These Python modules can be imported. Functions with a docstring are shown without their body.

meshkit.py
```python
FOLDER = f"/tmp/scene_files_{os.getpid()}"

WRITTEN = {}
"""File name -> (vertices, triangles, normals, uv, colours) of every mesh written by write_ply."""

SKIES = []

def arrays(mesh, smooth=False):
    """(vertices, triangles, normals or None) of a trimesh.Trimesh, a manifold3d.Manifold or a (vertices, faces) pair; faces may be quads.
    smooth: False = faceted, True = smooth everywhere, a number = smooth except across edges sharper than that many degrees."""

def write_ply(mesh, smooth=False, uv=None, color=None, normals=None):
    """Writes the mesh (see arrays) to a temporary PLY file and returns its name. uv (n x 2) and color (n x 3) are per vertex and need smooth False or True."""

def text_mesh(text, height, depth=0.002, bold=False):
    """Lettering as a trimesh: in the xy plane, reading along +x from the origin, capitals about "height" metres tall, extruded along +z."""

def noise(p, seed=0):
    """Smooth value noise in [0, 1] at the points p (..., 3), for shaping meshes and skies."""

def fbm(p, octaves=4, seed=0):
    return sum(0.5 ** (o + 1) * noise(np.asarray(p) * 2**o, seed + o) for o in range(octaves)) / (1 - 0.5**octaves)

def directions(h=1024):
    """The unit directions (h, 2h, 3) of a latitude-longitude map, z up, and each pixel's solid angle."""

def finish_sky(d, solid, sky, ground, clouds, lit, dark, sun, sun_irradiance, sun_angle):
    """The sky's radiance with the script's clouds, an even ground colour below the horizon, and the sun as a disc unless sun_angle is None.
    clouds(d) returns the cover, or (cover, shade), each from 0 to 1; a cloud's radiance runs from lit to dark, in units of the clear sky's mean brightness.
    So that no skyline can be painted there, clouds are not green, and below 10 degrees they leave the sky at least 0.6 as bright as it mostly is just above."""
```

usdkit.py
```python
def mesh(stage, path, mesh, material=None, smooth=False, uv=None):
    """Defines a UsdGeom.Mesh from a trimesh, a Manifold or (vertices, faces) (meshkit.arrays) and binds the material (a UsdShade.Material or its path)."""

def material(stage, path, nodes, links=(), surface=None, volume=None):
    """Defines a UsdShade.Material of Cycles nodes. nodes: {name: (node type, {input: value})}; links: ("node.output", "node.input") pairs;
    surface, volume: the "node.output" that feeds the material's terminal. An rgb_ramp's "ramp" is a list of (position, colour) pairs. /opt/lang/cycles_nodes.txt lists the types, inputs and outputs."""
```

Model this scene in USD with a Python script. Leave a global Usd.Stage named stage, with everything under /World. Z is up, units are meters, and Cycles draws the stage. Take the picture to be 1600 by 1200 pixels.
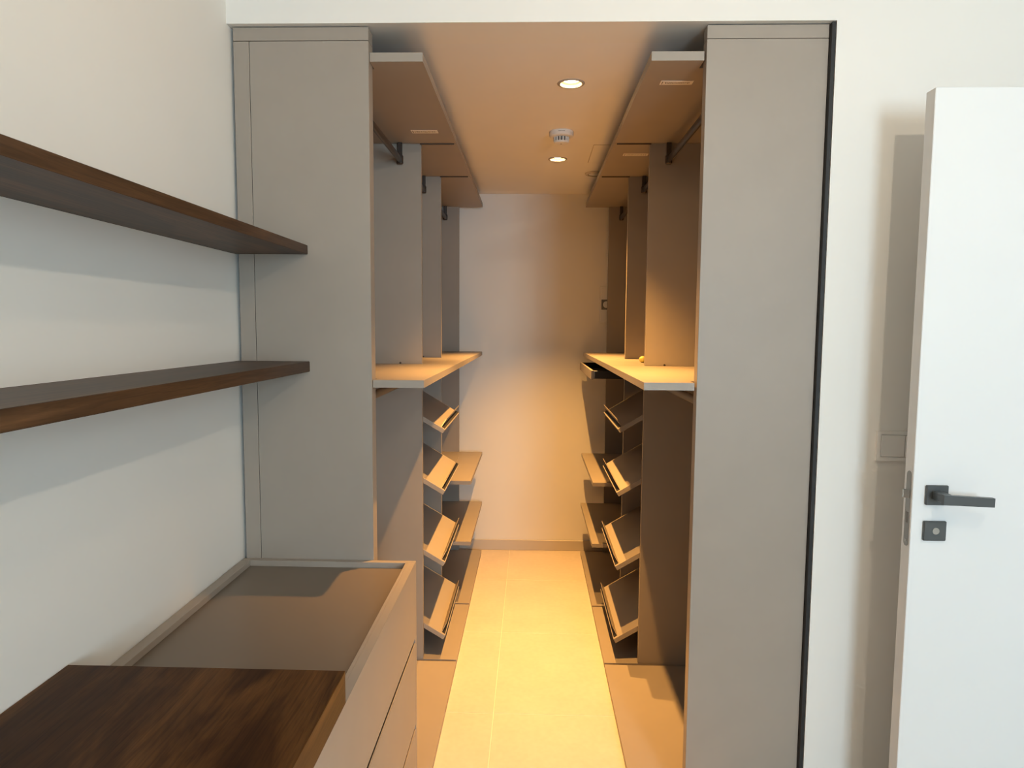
import math, random
import numpy as np, trimesh, manifold3d as m3
import usdkit, meshkit
from pxr import Usd, UsdGeom, UsdLux, UsdShade, Gf, Sdf

random.seed(7)
stage = Usd.Stage.CreateInMemory()
UsdGeom.SetStageUpAxis(stage, 'Z')
UsdGeom.SetStageMetersPerUnit(stage, 1.0)
UsdGeom.Xform.Define(stage, '/World')
UsdGeom.Scope.Define(stage, '/World/Looks')

# ------------------------------------------------------------------ camera, sky, lights, exposure
F_PX, PITCH, YAW, ROLL, CAM_H = 1060.5, math.radians(4.816), math.radians(1.648), math.radians(0.404), 1.45
fw = np.array([-math.sin(YAW) * math.cos(PITCH), math.cos(YAW) * math.cos(PITCH), -math.sin(PITCH)])
r0 = np.array([math.cos(YAW), math.sin(YAW), 0.0])
u0 = np.cross(r0, fw)
rt = math.cos(ROLL) * r0 + math.sin(ROLL) * u0
up = -math.sin(ROLL) * r0 + math.cos(ROLL) * u0
cam = UsdGeom.Camera.Define(stage, '/World/Camera')
cam.CreateHorizontalApertureAttr(36.0)
cam.CreateVerticalApertureAttr(27.0)
cam.CreateFocalLengthAttr(36.0 * F_PX / 1600)
cam.CreateClippingRangeAttr(Gf.Vec2f(0.05, 100))
cam.CreateExposureAttr(0.12)
cam.AddTransformOp().Set(Gf.Matrix4d(*rt, 0, *up, 0, *(-fw), 0, 0, 0, CAM_H, 1))

ROOM_H = 2.45          # bedroom ceiling
ZC = 2.2775            # closet ceiling
REAR_Y = -3.0          # wall behind the camera, with the window
RIGHT_X = 1.92         # bedroom wall on the right
CLOSET_LAMPS = [(0.125, 2.395), (0.119, 3.44)]
ROOM_LAMPS = [(0.78, 0.35), (0.76, -1.60), (0.15, 0.95)]

sky = UsdLux.DomeLight.Define(stage, '/World/Sky')
sky.CreateIntensityAttr(1.0)
sky.CreateColorAttr(Gf.Vec3f(0.72, 0.86, 1.0))
WIN = (1.00, 1.86, 0.85, 2.32)   # x0 x1 z0 z1
win = UsdLux.RectLight.Define(stage, '/World/WindowDaylight')
win.CreateWidthAttr(WIN[1] - WIN[0])
win.CreateHeightAttr(WIN[3] - WIN[2])
win.CreateColorAttr(Gf.Vec3f(0.68, 0.86, 1.0))
win.CreateIntensityAttr(32.0)
win.AddTransformOp().Set(Gf.Matrix4d(1, 0, 0, 0, 0, 0, 1, 0, 0, -1, 0, 0, (WIN[0] + WIN[1]) / 2, REAR_Y - 0.16, (WIN[2] + WIN[3]) / 2, 1))


def spot(name, x, y, z, color, intensity, angle, soft, radius):
    s = UsdLux.SphereLight.Define(stage, '/World/' + name)
    s.CreateRadiusAttr(radius)
    s.CreateColorAttr(Gf.Vec3f(*color))
    s.CreateIntensityAttr(intensity)
    s.CreateNormalizeAttr(False)
    sh = UsdLux.ShapingAPI.Apply(s.GetPrim())
    sh.CreateShapingConeAngleAttr(angle)
    sh.CreateShapingConeSoftnessAttr(soft)
    s.AddTranslateOp().Set(Gf.Vec3d(x, y, z))
    return s


for i, (x, y) in enumerate(CLOSET_LAMPS):
    spot('ClosetLampLight_%03d' % i, x, y, ZC - 0.003, (1.0, 0.485, 0.12), 43500.0, 43.5, 0.95, 0.012)
for i, (x, y) in enumerate(ROOM_LAMPS):
    b = UsdLux.SphereLight.Define(stage, '/World/RoomLampLight_%03d' % i)
    b.CreateRadiusAttr(0.015)
    b.CreateColorAttr(Gf.Vec3f(*((1.0, 0.86, 0.67), (1.0, 0.86, 0.67), (1.0, 0.74, 0.46))[i]))
    b.CreateIntensityAttr((2000.0, 1400.0, 450.0)[i])
    b.AddTranslateOp().Set(Gf.Vec3d(x, y, ROOM_H - 0.055))

# ------------------------------------------------------------------ materials
def mat(name, nodes, links, surface='p.BSDF'):
    return usdkit.material(stage, '/World/Looks/' + name, nodes, links, surface=surface)


def plain(name, color, rough=0.5, metallic=0.0, spec=0.5, var=0.04, scale=6.0, bump=0.0, bscale=300.0):
    """one colour with a slight tonal drift and an optional fine relief"""
    c = np.array(color)
    n = {'t': ('texture_coordinate', {}), 'n': ('noise_texture', {'scale': scale, 'detail': 3}),
         'r': ('rgb_ramp', {'ramp': [(0.3, tuple(c * (1 - var))), (0.7, tuple(np.minimum(c * (1 + var), 1)))]}),
         'p': ('principled_bsdf', {'roughness': rough, 'metallic': metallic, 'specular_ior_level': spec})}
    l = [('t.object', 'n.vector'), ('n.fac', 'r.fac'), ('r.color', 'p.base_color')]
    if bump:
        n['bn'] = ('noise_texture', {'scale': bscale, 'detail': 2})
        n['b'] = ('bump', {'strength': bump, 'distance': 0.001})
        l += [('t.object', 'bn.vector'), ('bn.fac', 'b.height'), ('b.normal', 'p.normal')]
    return mat(name, n, l)


PAINT = plain('wall_paint', (0.80, 0.78, 0.735), 0.75, var=0.012, scale=2.0, bump=0.06, bscale=160)
DARKPAINT = plain('taupe_wall_paint', (0.24, 0.225, 0.205), 0.8, var=0.012, scale=2.0)
CEIL = plain('ceiling_paint', (0.80, 0.785, 0.76), 0.8, var=0.01, bump=0.05, bscale=160)
LAM = plain('taupe_laminate', (0.33, 0.287, 0.243), 0.45, spec=0.35, var=0.02, scale=9, bump=0.12, bscale=700)
EDGE = plain('taupe_edge_band', (0.40, 0.355, 0.31), 0.38, var=0.015, scale=9)
TOPP = plain('dark_bronze_top', (0.165, 0.132, 0.10), 0.36, var=0.02, scale=5)
METAL = plain('dark_bronze_metal', (0.10, 0.085, 0.075), 0.38, metallic=0.75, var=0.05)
BLACK = plain('black_gap', (0.012, 0.012, 0.012), 0.6)
DRAWERBLACK = plain('black_drawer_lining', (0.02, 0.018, 0.017), 0.5)
ANTH = plain('anthracite_metal', (0.105, 0.115, 0.12), 0.36, metallic=0.55, var=0.03)
STEEL = plain('brushed_steel', (0.55, 0.54, 0.52), 0.28, metallic=1.0, var=0.05)
PLATE = plain('latch_plate_metal', (0.30, 0.285, 0.265), 0.35, metallic=0.8, var=0.04)
DOORW = plain('door_lacquer', (0.77, 0.785, 0.79), 0.32, var=0.006, scale=3)
PLASTIC = plain('white_plastic', (0.78, 0.765, 0.73), 0.35, var=0.01)
TRIM = plain('satin_grey_trim', (0.36, 0.33, 0.30), 0.45, var=0.02)
STOP = plain('bronze_shoe_stop', (0.26, 0.215, 0.17), 0.4, metallic=0.35, var=0.03)
BRONZE = plain('dark_joint_profile', (0.05, 0.036, 0.026), 0.5)
GREYP = plain('grey_plastic', (0.16, 0.15, 0.14), 0.5)
GROUT = plain('tile_grout', (0.80, 0.74, 0.63), 0.85, var=0.03, scale=30)
SKIRT = plain('skirting_lacquer', (0.55, 0.50, 0.44), 0.5, var=0.01)
LABEL = plain('paper_label', (0.80, 0.74, 0.66), 0.7, var=0.03, scale=60)
INK = plain('label_ink', (0.06, 0.045, 0.035), 0.7)
BALL = plain('yellow_plastic', (0.80, 0.66, 0.16), 0.4, var=0.03, scale=40)
GLASS = mat('window_glass', {'tr': ('transparent_bsdf', {'color': (0.96, 0.98, 0.98)}), 'gl': ('glossy_bsdf', {'color': (1, 1, 1), 'roughness': 0.01}), 'f': ('fresnel', {'IOR': 1.45}), 'm': ('mix_closure', {})},
            [('f.fac', 'm.fac'), ('tr.BSDF', 'm.closure1'), ('gl.BSDF', 'm.closure2')], surface='m.closure')
LENS = mat('lamp_lens', {'e': ('emission', {'color': (1.0, 0.66, 0.30), 'strength': 70.0})}, [], surface='e.emission')
LENS2 = mat('room_lamp_lens', {'e': ('emission', {'color': (1.0, 0.88, 0.72), 'strength': 30.0})}, [], surface='e.emission')


def tile_mat(name, base):
    c = np.array(base)
    return mat(name, {'t': ('texture_coordinate', {}), 'n': ('noise_texture', {'scale': 3.5, 'detail': 6, 'roughness': 0.6}), 'n2': ('noise_texture', {'scale': 45, 'detail': 3}),
                      'r': ('rgb_ramp', {'ramp': [(0.3, tuple(c * 0.93)), (0.55, tuple(c)), (0.75, tuple(c * 1.05))]}),
                      'r2': ('rgb_ramp', {'ramp': [(0.35, (0.96, 0.955, 0.95)), (0.65, (1, 1, 1))]}),
                      'mx': ('mix', {'mix_type': 'multiply', 'fac': 1.0}), 'b': ('bump', {'strength': 0.08, 'distance': 0.002}),
                      'p': ('principled_bsdf', {'roughness': 0.42, 'specular_ior_level': 0.45})},
               [('t.object', 'n.vector'), ('t.object', 'n2.vector'), ('n.fac', 'r.fac'), ('n2.fac', 'r2.fac'), ('r.color', 'mx.color1'), ('r2.color', 'mx.color2'), ('mx.color', 'p.base_color'), ('n2.fac', 'b.height'), ('b.normal', 'p.normal')])


TILES = [tile_mat('floor_tile_a', (0.70, 0.615, 0.51)), tile_mat('floor_tile_b', (0.685, 0.60, 0.50)), tile_mat('floor_tile_c', (0.71, 0.625, 0.52))]


def wood_mat(name, dark, mid, light, off, rough=0.45, sx=1.0, spec=0.35):
    """dark stained wood, the grain runs along y"""
    return mat(name, {'t': ('texture_coordinate', {}), 'm': ('mapping', {'scale': (8.0 * sx, 0.9, 8.0 * sx), 'location': off}), 'm2': ('mapping', {'scale': (70.0, 3.2, 70.0), 'location': off}),
                      'n': ('noise_texture', {'scale': 1.0, 'detail': 5, 'roughness': 0.60, 'distortion': 1.9}), 'n2': ('noise_texture', {'scale': 1.6, 'detail': 4, 'roughness': 0.7, 'distortion': 0.9}),
                      'r': ('rgb_ramp', {'ramp': [(0.28, dark), (0.5, mid), (0.72, light)]}), 'r2': ('rgb_ramp', {'ramp': [(0.36, (0.50, 0.46, 0.42)), (0.58, (1, 1, 1))]}),
                      'mx': ('mix', {'mix_type': 'multiply', 'fac': 0.85}), 'b': ('bump', {'strength': 0.18, 'distance': 0.001}), 'p': ('principled_bsdf', {'roughness': rough, 'specular_ior_level': spec})},
               [('t.object', 'm.vector'), ('t.object', 'm2.vector'), ('m.vector', 'n.vector'), ('m2.vector', 'n2.vector'), ('n.fac', 'r.fac'), ('n2.fac', 'r2.fac'), ('r.color', 'mx.color1'), ('r2.color', 'mx.color2'),
                ('mx.color', 'p.base_color'), ('n2.fac', 'b.height'), ('b.normal', 'p.normal')])


WOOD = wood_mat('dark_stained_wood', (0.034, 0.0165, 0.0075), (0.075, 0.037, 0.016), (0.135, 0.068, 0.028), (0.3, 0.1, 0.7))
WOOD2 = wood_mat('dark_stained_slab_wood', (0.023, 0.0085, 0.0026), (0.055, 0.0215, 0.006), (0.155, 0.068, 0.019), (2.3, 0.4, 0.2), 0.42, 0.7, 0.13)

# ------------------------------------------------------------------ mesh helpers
def cbox(x0, x1, y0, y1, z0, z1, c=0.0008):
    """a box with chamfered edges"""
    lo, hi = np.minimum([x0, y0, z0], [x1, y1, z1]), np.maximum([x0, y0, z0], [x1, y1, z1])
    c = min(c, (hi - lo).min() * 0.3)
    pts = []
    for s in np.ndindex(2, 2, 2):
        for a in range(3):
            p = [hi[k] - (c if k != a else 0) if s[k] else lo[k] + (c if k != a else 0) for k in range(3)]
            pts.append(p)
    return trimesh.convex.convex_hull(np.array(pts))


def join(*ms):
    return trimesh.util.concatenate(list(ms))


def to_tm(man):
    m = man.to_mesh()
    return trimesh.Trimesh(m.vert_properties[:, :3], m.tri_verts, process=False)


def prism(poly, h, M=None):
    """a polygon in the xy plane extruded by h along z, then moved by the 4 x 4 matrix M"""
    cs = m3.CrossSection([np.array(poly, float)])
    if cs.area() < 0.0 or cs.is_empty():
        cs = m3.CrossSection([np.array(poly, float)[::-1]])
    t = to_tm(m3.Manifold.extrude(cs, h))
    if M is not None:
        t.apply_transform(M)
    return t


def board(poly, z0, z1):
    return prism(poly, z1 - z0, trimesh.transformations.translation_matrix([0, 0, z0]))


def basis(o, x, y, z):
    M = np.eye(4)
    M[:3, 0], M[:3, 1], M[:3, 2], M[:3, 3] = x, y, z, o
    return M


def lathe(profile, sections=40, at=(0, 0, 0)):
    m = trimesh.creation.revolve(np.array(profile, float), sections=sections)
    m.apply_translation(at)
    if m.volume < 0:
        m.invert()
    return m


def cyl(p, q, r, sections=24):
    return trimesh.creation.cylinder(radius=r, segment=[p, q], sections=sections)


used = {}


def path_for(name, parent='/World'):
    k = used.get((parent, name), 0)
    used[(parent, name)] = k + 1
    return '%s/%s' % (parent, name) + ('_%03d' % k if k else '')


origin = {}


def thing(name, label, cat, loc, group=None, kind=None):
    p = path_for(name)
    x = UsdGeom.Xform.Define(stage, p)
    x.AddTranslateOp().Set(Gf.Vec3d(*loc))
    origin[p] = np.array(loc, float)
    o = x.GetPrim()
    if label:
        o.SetCustomDataByKey('label', label)
    if cat:
        o.SetCustomDataByKey('category', cat)
    if group:
        o.SetCustomDataByKey('group', group)
    if kind:
        o.SetCustomDataByKey('kind', kind)
    return p


def part(name, mesh, m, parent='/World', label=None, kind=None, smooth=False, cat=None):
    """one Mesh below a thing or a part; the mesh is given in world coordinates"""
    p = path_for(name, parent)
    o = origin.get(parent, np.zeros(3))
    mesh = mesh.copy()
    mesh.apply_translation(-o)
    origin[p] = o
    prim = usdkit.mesh(stage, p, mesh, m, smooth=smooth).GetPrim()
    if label:
        prim.SetCustomDataByKey('label', label)
    if kind:
        prim.SetCustomDataByKey('kind', kind)
    if cat:
        prim.SetCustomDataByKey('category', cat)
    return p


def struct(name, mesh, m, label, cat):
    return part(name, mesh, m, label=label, kind='structure', cat=cat)


# ------------------------------------------------------------------ measured layout (metres; y runs into the closet)
XWL, XWR = -0.851, 0.8125      # left wall, right reveal of the closet opening
YW, YF = 1.925, 1.942          # wall face, cladding front
YB = 4.328                     # closet end wall
Y12, Y23, YE = 2.796, 3.394, 4.255
ZT, TT = 1.2936, 0.0222        # counter top and its thickness
ZU, TU = 2.184, 0.0245         # upper shelf underside, thickness
ZB = 0.0216                    # base boards
YS = 1.9495                    # front of the shelves
XR_IN = 0.86                   # closet wall on the right

# ------------------------------------------------------------------ setting
fl = thing('floor', 'pale beige large-format tile floor running into the closet', 'floor', (0, 2, 0), kind='structure')
part('slab', cbox(-0.95, 2.0, REAR_Y - 0.2, 4.45, -0.12, -0.0012, 0), GROUT, fl)
TS, TX, TY, G = 0.68, -0.131, 2.438, 0.0016
k = 0
for i in range(-2, 4):
    for j in range(-9, 4):
        x0, y0 = TX + i * TS, TY + j * TS
        x1, y1 = x0 + TS, y0 + TS
        a0, a1, b0, b1 = max(x0 + G, -0.90), min(x1 - G, 1.97), max(y0 + G, REAR_Y - 0.1), min(y1 - G, 4.40)
        if a1 - a0 < 0.03 or b1 - b0 < 0.03:
            continue
        part('tile', cbox(a0, a1, b0, b1, -0.01, 0.0, 0.0006), TILES[(i * 5 + j * 3) % 3], fl)

struct('wall_left', cbox(-1.0, XWL, REAR_Y - 0.2, 4.45, -0.1, 2.7, 0), PAINT, 'white painted wall carrying the two dark wooden shelves', 'wall')
wf = m3.Manifold.cube([3.4, 0.14, 2.8]).translate([-0.951, YW, -0.1]) - m3.Manifold.cube([XWR - XWL + 0.3, 0.4, ZC + 0.3]).translate([XWL - 0.3, YW - 0.1, -0.3])
struct('wall_front', to_tm(wf), PAINT, 'white wall framing the closet opening, behind the door', 'wall')
struct('wall_back', cbox(-0.95, 0.95, YB, YB + 0.12, -0.1, 2.4, 0), PAINT, 'end wall of the closet, lit warm by the downlights', 'wall')
struct('wall_right', cbox(XR_IN, XR_IN + 0.1, YW + 0.14, YB + 0.1, -0.1, 2.4, 0), PAINT, 'inner wall behind the right-hand wardrobe units', 'wall')
struct('wall_right', cbox(RIGHT_X, RIGHT_X + 0.12, REAR_Y - 0.2, YW + 0.1, -0.1, 2.7, 0), PAINT, 'bedroom side wall beyond the open door', 'wall')
wr = m3.Manifold.cube([3.1, 0.16, 2.8]).translate([-1.0, REAR_Y - 0.16, -0.1]) - m3.Manifold.cube([WIN[1] - WIN[0], 0.5, WIN[3] - WIN[2]]).translate([WIN[0], REAR_Y - 0.3, WIN[2]])
struct('wall_rear', to_tm(wr), DARKPAINT, 'bedroom wall with the window, opposite the closet', 'wall')
w1 = thing('window_1', 'tall white framed window opposite the closet', 'window', ((WIN[0] + WIN[1]) / 2, REAR_Y - 0.08, WIN[2]), kind='structure')
fr = 0.05
ring = m3.Manifold.cube([WIN[1] - WIN[0], 0.06, WIN[3] - WIN[2]]) - m3.Manifold.cube([WIN[1] - WIN[0] - 2 * fr, 0.2, WIN[3] - WIN[2] - 2 * fr]).translate([fr, -0.05, fr])
part('frame', to_tm(ring.translate([WIN[0], REAR_Y - 0.11, WIN[2]])), DOORW, w1)
part('pane', cbox(WIN[0] + fr - 0.005, WIN[1] - fr + 0.005, REAR_Y - 0.085, REAR_Y - 0.079, WIN[2] + fr - 0.005, WIN[3] - fr + 0.005), GLASS, w1)
ceil = m3.Manifold.cube([3.1, 5.25, 0.12]).translate([-1.0, REAR_Y - 0.2, ROOM_H])
struct('ceiling', to_tm(ceil), CEIL, 'white bedroom ceiling', 'ceiling')
cc = m3.Manifold.cube([1.95, 2.4, 0.12]).translate([-0.99, YW + 0.14, ZC])
for x, y in CLOSET_LAMPS:
    cc -= m3.Manifold.cylinder(0.08, 0.0385, 0.0385, 40).translate([x, y, ZC - 0.01])
struct('ceiling', to_tm(cc), CEIL, 'low closet ceiling holding two downlights and a smoke detector', 'ceiling')
struct('baseboard_back', cbox(-0.86, XR_IN, YB - 0.012, YB, 0, 0.068, 0.002), SKIRT, 'low beige skirting along the closet end wall', 'baseboard')

# ------------------------------------------------------------------ cladding at both sides of the opening
ZTOP, ZSEAM = ZC - 0.003, 2.2390
e1 = thing('end_panel', 'broad taupe front panel between the wooden shelves and the closet', 'panel', ((-0.848 - 0.4645) / 2, 1.98, 0))
part('panel', cbox(-0.7955, -0.4610, YF, 1.99, 0, ZSEAM - 0.0015), LAM, e1)
part('filler_strip', cbox(-0.8410, -0.7970, YF, 1.99, 0, ZSEAM - 0.0015), LAM, e1)
part('crown_strip', cbox(-0.8410, -0.4610, YF, 1.99, ZSEAM, ZTOP), LAM, e1)
part('backing_strip', cbox(-0.849, -0.60, 1.99, 2.002, 0, ZTOP), BLACK, e1)
e2 = thing('end_panel', 'broad taupe front panel between the closet and the white door', 'panel', (0.643, 1.98, 0))
part('panel', cbox(0.4712, 0.8000, YF, 1.98, 0, ZSEAM - 0.0015), LAM, e2)
part('crown_strip', cbox(0.4712, 0.8000, YF, 1.98, ZSEAM, ZTOP), LAM, e2)
part('shadow_gap_strip', cbox(0.8008, 0.8120, YW + 0.002, 1.99, 0, ZTOP), BLACK, e2, label='black strip in the gap to the wall')

# ------------------------------------------------------------------ wardrobe units
def rail(u, s, xc, z, y0, y1, top):
    """oval dark clothes rail below a shelf, with a drop bracket at each end"""
    n = 28
    prof = [(0.0085 * math.cos(2 * math.pi * i / n), 0.0145 * math.sin(2 * math.pi * i / n)) for i in range(n)]
    M = basis((s * xc, y0, z), (1, 0, 0), (0, 0, 1), (0, -1, 0))
    r = prism(prof, y1 - y0)
    r.apply_transform(basis((s * xc, y1, z), (1, 0, 0), (0, 0, 1), (0, -1, 0)))
    p = part('clothes_rail', r, METAL, u, smooth=35)
    for yb in ((y1 - 0.012,) if y0 < 2.1 else (y0 + 0.02, y1 - 0.012)):
        br = join(cbox(s * xc - 0.013, s * xc + 0.013, yb - 0.008, yb + 0.008, z - 0.018, z + 0.018, 0.004), cbox(s * xc - 0.009, s * xc + 0.009, yb - 0.006, yb + 0.006, z + 0.012, top, 0.001))
        part('bracket', br, METAL, p)


def paper_label(u, x0, x1, y0, y1, z, seed):
    p = part('paper_label', cbox(x0, x1, y0, y1, z - 0.0012, z - 0.0002, 0.0001), LABEL, u, label='narrow printed paper strip')
    rnd = random.Random(seed)
    ms, x = [], x0 + 0.05 * (x1 - x0)
    ms.append(cbox(x, x + 0.002, y0 + 0.006, y1 - 0.006, z - 0.0017, z - 0.001, 0))
    x += 0.010
    while x < x1 - 0.009:
        w = rnd.choice([0.0012, 0.002, 0.0028])
        ym = (y0 + y1) / 2 + rnd.uniform(-0.001, 0.001)
        ms.append(cbox(x, x + w, ym - 0.0045, ym + 0.0045, z - 0.0017, z - 0.001, 0))
        x += w + 0.0026
    part('print', join(*ms), INK, p, kind='stuff')


def run(s, xf, xp, xcol, xw, labels, tray_z):
    """one side of the closet: s = -1 left, +1 right; three units one behind the other"""
    X = lambda v: s * v
    def poly(pts):
        q = [(X(a), b) for a, b in pts]
        return q if s > 0 else q[::-1]
    def straight(y0, y1, a=xf, b=xw):
        return poly([(a, y0), (b, y0), (b, y1), (a, y1)])
    def notched(y0, y1):
        return poly([(xf, y0), (xcol, y0), (xcol, 2.006), (xw, 2.006), (xw, y1), (xf, y1)])
    spans = [(YS, Y12 - 0.0025), (Y12 + 0.0025, Y23 - 0.0025), (Y23 + 0.0025, YE)]
    for k, (y0, y1) in enumerate(spans):
        u = thing('wardrobe_unit', labels[k][0], 'wardrobe', (X((xf + xw) / 2), (y0 + y1) / 2, 0))
        sh = notched if k == 0 else straight
        part('base_board', board(sh(y0 + (0.05 if k == 0 else 0.003), y1 - 0.007), 0.0005, ZB), LAM, u)
        part('counter_board', board(sh(y0, y1), ZT - TT, ZT), LAM, u)
        part('top_shelf', board(sh(y0, y1), ZU, ZU + TU), LAM, u)
        part('back_panel', cbox(X(xw - 0.004), X(xw + 0.004), (2.03 if k == 0 else y0), y1, 0.0, ZU, 0), BRONZE, u, label='dark back panel')
        if k:
            ys = y0 + 0.003
            part('joint_strip', cbox(X(xf + 0.010), X(xp + 0.004), y0 - 0.005, y0 + 0.0025, ZU - 0.0045, ZU - 0.0001, 0.0003), BRONZE, u)
            part('side_panel', cbox(X(xp), X(xw - 0.005), ys, ys + 0.019, ZB, ZT - TT), LAM, u)
            part('side_panel', cbox(X(xp), X(xw - 0.005), ys, ys + 0.019, ZT, ZU), LAM, u)
            part('connector_cap', cyl((X(0.545), ys - 0.002, ZT + 0.004), (X(0.545), ys, ZT + 0.004), 0.0045, 14), METAL, u)
        if k == 2:
            part('side_panel', cbox(X(xp), X(xw - 0.005), YE - 0.019, YE - 0.001, ZB, ZT - TT), LAM, u)
            part('side_panel', cbox(X(xp), X(xw - 0.005), YE - 0.019, YE - 0.001, ZT, ZU), LAM, u)
        ya, yb = (2.03 if k == 0 else y0 + 0.022), (y1 - 0.001 + (0.006 if k < 2 else -0.019))
        rail(u, s, 0.538, 2.118, ya, yb, ZU)
        if k == 0:
            rail(u, s, 0.508, 1.228, ya, yb, ZT - TT)
        if k == 1:
            ty0, ty1 = y0 + 0.027, y1 - 0.006
            ca, sa = math.cos(math.radians(31)), math.sin(math.radians(31))
            for tz in tray_z:
                o = np.array([X(0.362), ty0, tz])
                ax, an = np.array([s * ca, 0, sa]), np.array([-s * sa, 0, ca])
                Y = np.array([0, 1.0, 0])
                L = ty1 - ty0
                # plate lying in the slope: x along the slope, y along the closet
                tr = cbox(0, 0.40, 0, L, -0.020, 0, 0.001)
                M = basis(o, ax, Y, an)
                tr.apply_transform(M)
                if np.linalg.det(M[:3, :3]) < 0:
                    tr.invert()
                t = part('shoe_tray', tr, LAM, u)
                # bent flat metal stop along the lower edge
                for pr, th, off, m_ in (([(0.014, 0.0), (L - 0.004, 0.0), (L - 0.012, 0.034), (0.046, 0.034)], 0.003, 0.019, STOP), ([(0.014, 0.0), (L - 0.004, 0.0), (L - 0.004, 0.0016), (0.014, 0.0016)], 0.0145, 0.0045, BLACK)):
                    st = prism(pr, th)
                    Ms = basis(o + ax * off, Y, an, ax)
                    st.apply_transform(Ms)
                    if np.linalg.det(Ms[:3, :3]) < 0:
                        st.invert()
                    part('shoe_stop' if m_ is STOP else 'foot_flange', st, m_, t)
        if k == 2:
            for z in (0.660, 0.341):
                part('shelf', board(straight(y0 + 0.024, YE - 0.021, xf - 0.004, xw - 0.01), z - 0.0195, z), LAM, u)
        for (kk, lx0, lx1, ly0, ly1, seed) in labels[3]:
            if kk == k:
                paper_label(u, lx0, lx1, ly0, ly1, ZU, seed)
        if k == 2 and s > 0:
            d = part('drawer', join(cbox(0.312, 0.78, y0 + 0.026, y0 + 0.038, 1.192, 1.232), cbox(0.312, 0.78, YE - 0.034, YE - 0.022, 1.192, 1.232), cbox(0.312, 0.78, y0 + 0.038, YE - 0.034, 1.192, 1.198, 0), cbox(0.77, 0.78, y0 + 0.038, YE - 0.034, 1.192, 1.232)),
                     DRAWERBLACK, u, label='shallow black pull-out under the counter')
            part('drawer_front', cbox(0.300, 0.312, y0 + 0.020, YE - 0.021, 1.188, 1.234), LAM, d)
            part('runner_clip', join(cbox(0.313, 0.333, y0 + 0.021, y0 + 0.026, 1.228, 1.233, 0.0005), cbox(0.313, 0.318, y0 + 0.021, y0 + 0.026, 1.195, 1.228, 0.0005)), STEEL, d)
    return


run(-1, 0.311, 0.4546, 0.4595, 0.838,
    [('hanging wardrobe unit left of the aisle, right behind the front panel by the dresser',),
     ('middle wardrobe unit left of the aisle with four tilted shoe trays',),
     ('rear wardrobe unit left of the aisle with two open shelves by the end wall',),
     [(0, -0.463, -0.363, 2.608, 2.649, 3)]], (1.016, 0.753, 0.441, 0.116))
run(1, 0.3227, 0.4649, 0.4665, 0.848,
    [('hanging wardrobe unit right of the aisle, just behind the taupe front panel near the door',),
     ('middle wardrobe unit right of the aisle with four tilted shoe trays',),
     ('rear wardrobe unit right of the aisle with a black pull-out under its counter',),
     [(0, 0.378, 0.475, 2.103, 2.135, 5), (1, 0.381, 0.486, 2.955, 2.992, 8)]], (1.027, 0.756, 0.436, 0.115))

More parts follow.
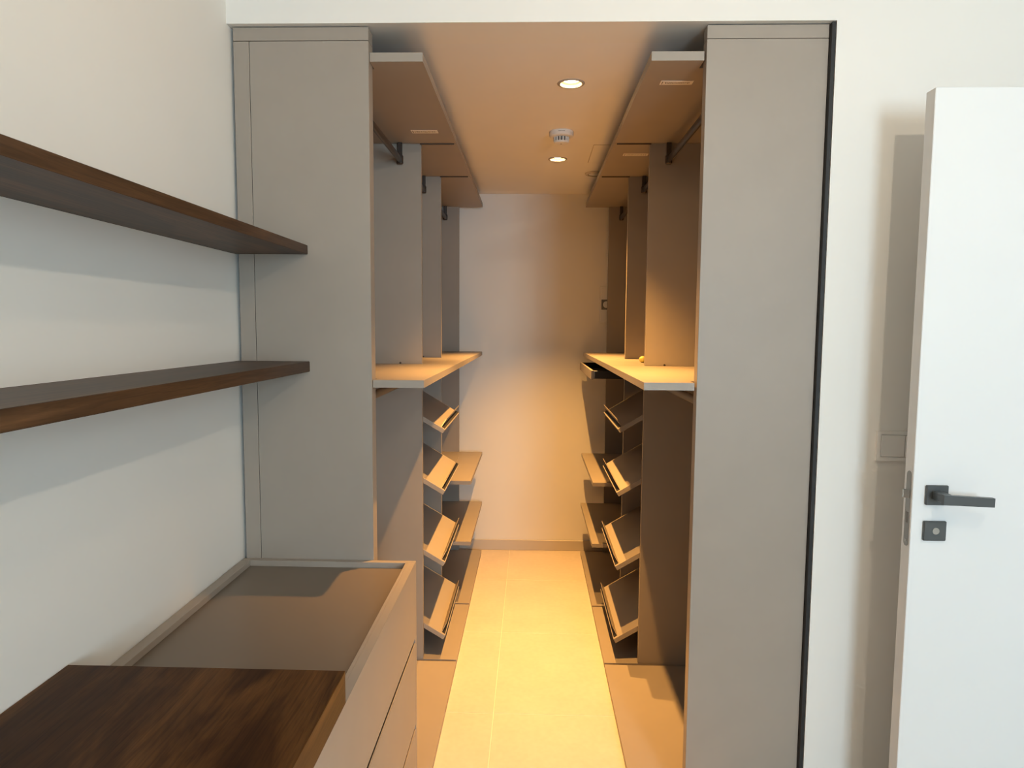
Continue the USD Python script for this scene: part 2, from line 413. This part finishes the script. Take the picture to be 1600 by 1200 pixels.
# ------------------------------------------------------------------ dresser with recessed top
XD, ZD = -0.3346, 0.7608
YD0, YD1 = -0.25, 1.940
dr = thing('dresser', 'long taupe dresser with recessed top standing along the white wall', 'dresser', ((XWL + XD) / 2, 0.85, 0))
part('carcass', cbox(XWL + 0.003, XD - 0.045, YD0, YD1 - 0.02, 0.06, 0.738), LAM, dr)
part('top_panel', cbox(XWL + 0.003, XD - 0.0197, YD0, YD1 - 0.0195, 0.738, 0.7445), TOPP, dr, label='darker recessed top panel')
part('plinth', cbox(XWL + 0.02, XD - 0.06, YD0 + 0.02, YD1 - 0.03, 0.0005, 0.06), LAM, dr)
part('side_panel', cbox(XWL + 0.003, XD, YD1 - 0.019, YD1, 0.0005, ZD), LAM, dr)
part('side_panel', cbox(XWL + 0.003, XD, YD0 - 0.019, YD0, 0.0005, ZD), LAM, dr)
part('rim_strip', cbox(XWL + 0.003, XWL + 0.030, YD0, YD1 - 0.0195, 0.7445, ZD), LAM, dr)
part('rim_strip', cbox(XD - 0.0285, XD - 0.0197, YD0, YD1 - 0.0195, 0.7445, ZD), LAM, dr)
GAPS = [ZD, 0.521, 0.2554, 0.0]
for a, b in zip(GAPS[:-1], GAPS[1:]):
    # drawer front, the lower ones with a bevelled back edge as a finger grip
    top, bot = a, b + 0.014
    pr = [(XD - 0.0195, bot), (XD, bot), (XD, top - 0.002), (XD - 0.003, top - 0.002), (XD - 0.0195, top - 0.030)] if a < 0.73 else [(XD - 0.0195, bot), (XD, bot), (XD, top), (XD - 0.0195, top)]
    q = prism(pr, YD1 - 0.020 - YD0)
    q.apply_transform(basis((0, YD1 - 0.020, 0), (1, 0, 0), (0, 0, 1), (0, -1, 0)))
    if q.volume < 0:
        q.invert()
    part('drawer_front', q, LAM, dr)

sl = part('wooden_slab', cbox(XWL + 0.001, -0.3342, -0.45, 1.18, ZD + 0.0002, 0.8236, 0.0015), WOOD2, label='thick dark wooden slab lying on the near end of the taupe dresser', cat='worktop')
part('wall_shelf', cbox(XWL + 0.001, -0.6407, -0.5, YF - 0.001, 1.6517, 1.6773, 0.001), WOOD, label='upper dark wooden shelf on the white wall, seen from below', cat='shelf')
part('wall_shelf', cbox(XWL + 0.001, -0.6407, -0.5, YF - 0.001, 1.3169, 1.3466, 0.001), WOOD, label='lower dark wooden shelf on the white wall, its top face showing', cat='shelf')

# ------------------------------------------------------------------ ceiling fittings
def downlight(x, y, z, label, group, lens):
    t = thing('downlight', label, 'ceiling light', (x, y, z), group=group)
    part('trim_ring', lathe([(0.0365, 0.0), (0.0375, -0.003), (0.044, -0.003), (0.0475, -0.0004), (0.0475, 0.0), (0.0365, 0.0)], at=(x, y, z)), TRIM, t, smooth=30)
    part('reflector', lathe([(0.0365, -0.001), (0.033, 0.006), (0.0265, 0.010), (0.0265, 0.014), (0.034, 0.012), (0.038, -0.001), (0.0365, -0.001)], at=(x, y, z)), TRIM, t, smooth=30)
    part('lens', lathe([(0.0001, 0.0085), (0.016, 0.0085), (0.0268, 0.0105), (0.0268, 0.014), (0.0001, 0.014)], at=(x, y, z)), lens, t, smooth=30)
    return t


downlight(*CLOSET_LAMPS[0], ZC, 'lit round downlight nearer the opening, before the smoke detector', None, LENS)
downlight(*CLOSET_LAMPS[1], ZC, 'lit round downlight deeper in the closet, beyond the smoke detector', None, LENS)
ROOM_LABELS = ['small bare-bulb ceiling lamp in the bedroom, in front of the white door', 'small bare-bulb ceiling lamp in the bedroom, close to the window', 'small bare-bulb ceiling lamp in the bedroom, right before the closet opening']
for (x, y), text in zip(ROOM_LAMPS, ROOM_LABELS):
    t = thing('ceiling_lamp', text, 'ceiling light', (x, y, ROOM_H))
    part('holder', lathe([(0.0001, 0), (0.045, 0), (0.045, -0.010), (0.020, -0.014), (0.018, -0.026), (0.0001, -0.026)], 36, (x, y, ROOM_H)), PLASTIC, t, smooth=30)

sx, sy = 0.117, 2.975
sd = thing('smoke_detector', 'round white smoke detector between the two closet downlights', 'smoke detector', (sx, sy, ZC))
part('base', lathe([(0.0001, 0), (0.052, 0), (0.052, -0.016), (0.048, -0.021), (0.036, -0.023), (0.0001, -0.023)], 48, (sx, sy, ZC)), PLASTIC, sd, smooth=30)
part('sensor_cap', lathe([(0.0001, -0.023), (0.024, -0.023), (0.024, -0.040), (0.033, -0.040), (0.030, -0.0465), (0.018, -0.049), (0.0001, -0.049)], 48, (sx, sy, ZC)), PLASTIC, sd, smooth=30)
part('grille_core', lathe([(0.0245, -0.0225), (0.026, -0.0225), (0.026, -0.0405), (0.0245, -0.0405)], 36, (sx, sy, ZC)), GREYP, sd)
for i in range(14):
    a = 2 * math.pi * i / 14
    f = cbox(0.0255, 0.0335, -0.0022, 0.0022, -0.041, -0.022, 0.0006)
    f.apply_transform(trimesh.transformations.rotation_matrix(a, [0, 0, 1]))
    f.apply_translation((sx, sy, ZC))
    part('fin', f, PLASTIC, sd)
part('marking', join(*[cbox(sx - 0.014 + i * 0.0048, sx - 0.0112 + i * 0.0048, sy - 0.0523, sy - 0.0515, ZC - 0.010, ZC - 0.0065, 0) for i in range(6)]), GREYP, sd)
part('indicator', lathe([(0.0001, -0.0495), (0.004, -0.0493), (0.004, -0.0485), (0.0001, -0.0485)], 16, (sx, sy, ZC)), GREYP, sd)

hx0, hx1, hy0, hy1 = 0.272, 0.62, 3.175, 3.51
ha = thing('ceiling_hatch', 'flush white access panel in the closet ceiling, half hidden by the right top shelves', 'access panel', ((hx0 + hx1) / 2, (hy0 + hy1) / 2, ZC))
part('panel', cbox(hx0 + 0.004, hx1 - 0.004, hy0 + 0.004, hy1 - 0.004, ZC - 0.0016, ZC - 0.0001, 0.0006), CEIL, ha)
hr = m3.Manifold.cube([hx1 - hx0, hy1 - hy0, 0.001]) - m3.Manifold.cube([hx1 - hx0 - 0.006, hy1 - hy0 - 0.006, 0.1]).translate([0.003, 0.003, -0.05])
part('joint', to_tm(hr.translate([hx0, hy0, ZC - 0.0011])), SKIRT, ha)
vx, vy = 0.335, 3.755
ve = thing('ceiling_vent', 'round unlit ceiling vent peeking out beside the right top shelves', 'vent', (vx, vy, ZC))
part('ring', lathe([(0.040, 0), (0.058, 0), (0.058, -0.004), (0.052, -0.008), (0.040, -0.008), (0.040, 0)], 44, (vx, vy, ZC)), SKIRT, ve, smooth=30)
part('valve_disc', lathe([(0.0001, 0), (0.036, 0), (0.036, -0.006), (0.0001, -0.010)], 40, (vx, vy, ZC)), PLASTIC, ve, smooth=30)

# ------------------------------------------------------------------ switches
sw = thing('light_switch', 'white double light switch on the wall, half in the shadow of the door', 'switch', (1.05, YW, 1.123))
x0, x1, z0, z1 = 0.973, 1.128, 1.081, 1.166
fr = m3.Manifold.cube([x1 - x0, 0.008, z1 - z0]) - m3.Manifold.cube([x1 - x0 - 0.022, 0.1, z1 - z0 - 0.022]).translate([0.011, -0.05, 0.011])
part('frame', to_tm(fr.translate([x0, YW - 0.008, z0])), PLASTIC, sw)
part('rocker', cbox(x0 + 0.012, (x0 + x1) / 2 - 0.0008, YW - 0.0095, YW, z0 + 0.012, z1 - 0.012, 0.001), PLASTIC, sw)
part('rocker', cbox((x0 + x1) / 2 + 0.0008, x1 - 0.012, YW - 0.0095, YW, z0 + 0.012, z1 - 0.012, 0.001), PLASTIC, sw)
wp = thing('switch_panel', 'tall pale triple switch and socket strip on the closet end wall', 'switch', (0.467, YB, 1.59))
x0, x1, z0, z1 = 0.425, 0.508, 1.478, 1.709
part('frame', cbox(x0, x1, YB - 0.009, YB, z0, z1, 0.002), PLASTIC, wp)
part('rocker', cbox(x0 + 0.011, x1 - 0.011, YB - 0.012, YB - 0.008, z1 - 0.072, z1 - 0.012, 0.001), PLASTIC, wp)
sk = part('socket', cbox(x0 + 0.011, x1 - 0.011, YB - 0.012, YB - 0.008, z0 + 0.084, z0 + 0.147, 0.001), GREYP, wp)
part('socket_face', cyl(((x0 + x1) / 2, YB - 0.014, z0 + 0.1155), ((x0 + x1) / 2, YB - 0.011, z0 + 0.1155), 0.021), PLASTIC, sk)
part('rocker', cbox(x0 + 0.011, x1 - 0.011, YB - 0.012, YB - 0.008, z0 + 0.012, z0 + 0.072, 0.001), PLASTIC, wp)

# ------------------------------------------------------------------ small ball on the right counter
bx, by = 0.498, 3.06
bl = trimesh.creation.icosphere(3, 0.0165)
bl.vertices *= [1, 1, 0.9]
bl.apply_translation((bx, by, ZT + 0.0149))
part('ball', bl, BALL, label='small yellow ball lying on the right counter behind the upright panel', smooth=True, cat='ball')

# ------------------------------------------------------------------ door, standing open
DX0, DX1, DY0, DY1 = 0.957, 1.857, 1.700, 1.740
d1 = thing('door_1', 'white flush door standing open with a dark lever handle', 'door', ((DX0 + DX1) / 2, 1.72, 0), kind='structure')
part('leaf', cbox(DX0, DX1, DY0, DY1, 0.008, 2.027, 0.0015), DOORW, d1)
ZH = 1.040
ro = part('rosette', cbox(0.9865, 1.0415, DY0 - 0.008, DY0 - 0.0001, ZH - 0.0265, ZH + 0.0235, 0.002), ANTH, d1)
lv = join(cbox(1.000, 1.024, DY0 - 0.050, DY0 - 0.007, ZH - 0.011, ZH + 0.011, 0.002))
hull = [(0.998, ZH + 0.012), (0.998, ZH - 0.012), (1.119, ZH - 0.016), (1.119, ZH + 0.006)]
bar = prism([(a, b) for a, b in hull], 0.012)
bar.apply_transform(basis((0, DY0 - 0.050, 0), (1, 0, 0), (0, 0, 1), (0, -1, 0)))
if bar.volume < 0:
    bar.invert()
part('lever_handle', join(lv, bar), ANTH, d1)
es = part('lock_rosette', cbox(0.9855, 1.0415, DY0 - 0.008, DY0 - 0.0001, 0.9225, 0.9725, 0.002), ANTH, d1)
part('lock_cylinder', cyl((1.0145, DY0 - 0.0095, 0.948), (1.0145, DY0 - 0.006, 0.948), 0.0085, 28), STEEL, es)
n = 12
pl = [(0.010 * math.cos(a), 0.0865 + 0.010 * math.sin(a)) for a in np.linspace(0, math.pi, n)] + [(0.010 * math.cos(a), -0.0865 + 0.010 * math.sin(a)) for a in np.linspace(math.pi, 2 * math.pi, n)]
q = prism(pl, 0.0015)
q.apply_transform(basis((DX0 - 0.0012, 1.718, 0.9985), (0, 1, 0), (0, 0, 1), (1, 0, 0)))
lp = part('latch_plate', q, PLATE, d1)
pb = [(DY0 + 0.010, 0), (DY0 + 0.026, 0), (DY0 + 0.026, -0.011), (DY0 + 0.020, -0.011)]
q = prism([(b, a) for a, b in pb], 0.020)
q.apply_translation((DX0, 0, ZH - 0.014))
if q.volume < 0:
    q.invert()
part('latch_bolt', q, STEEL, lp)
part('bolt_slot', cbox(DX0 - 0.0018, DX0 - 0.0005, 1.714, 1.722, 0.962, 0.990, 0.0002), GREYP, lp)
part('screw', cyl((DX0 - 0.0022, 1.718, 0.917), (DX0 - 0.001, 1.718, 0.917), 0.0035, 14), STEEL, lp)
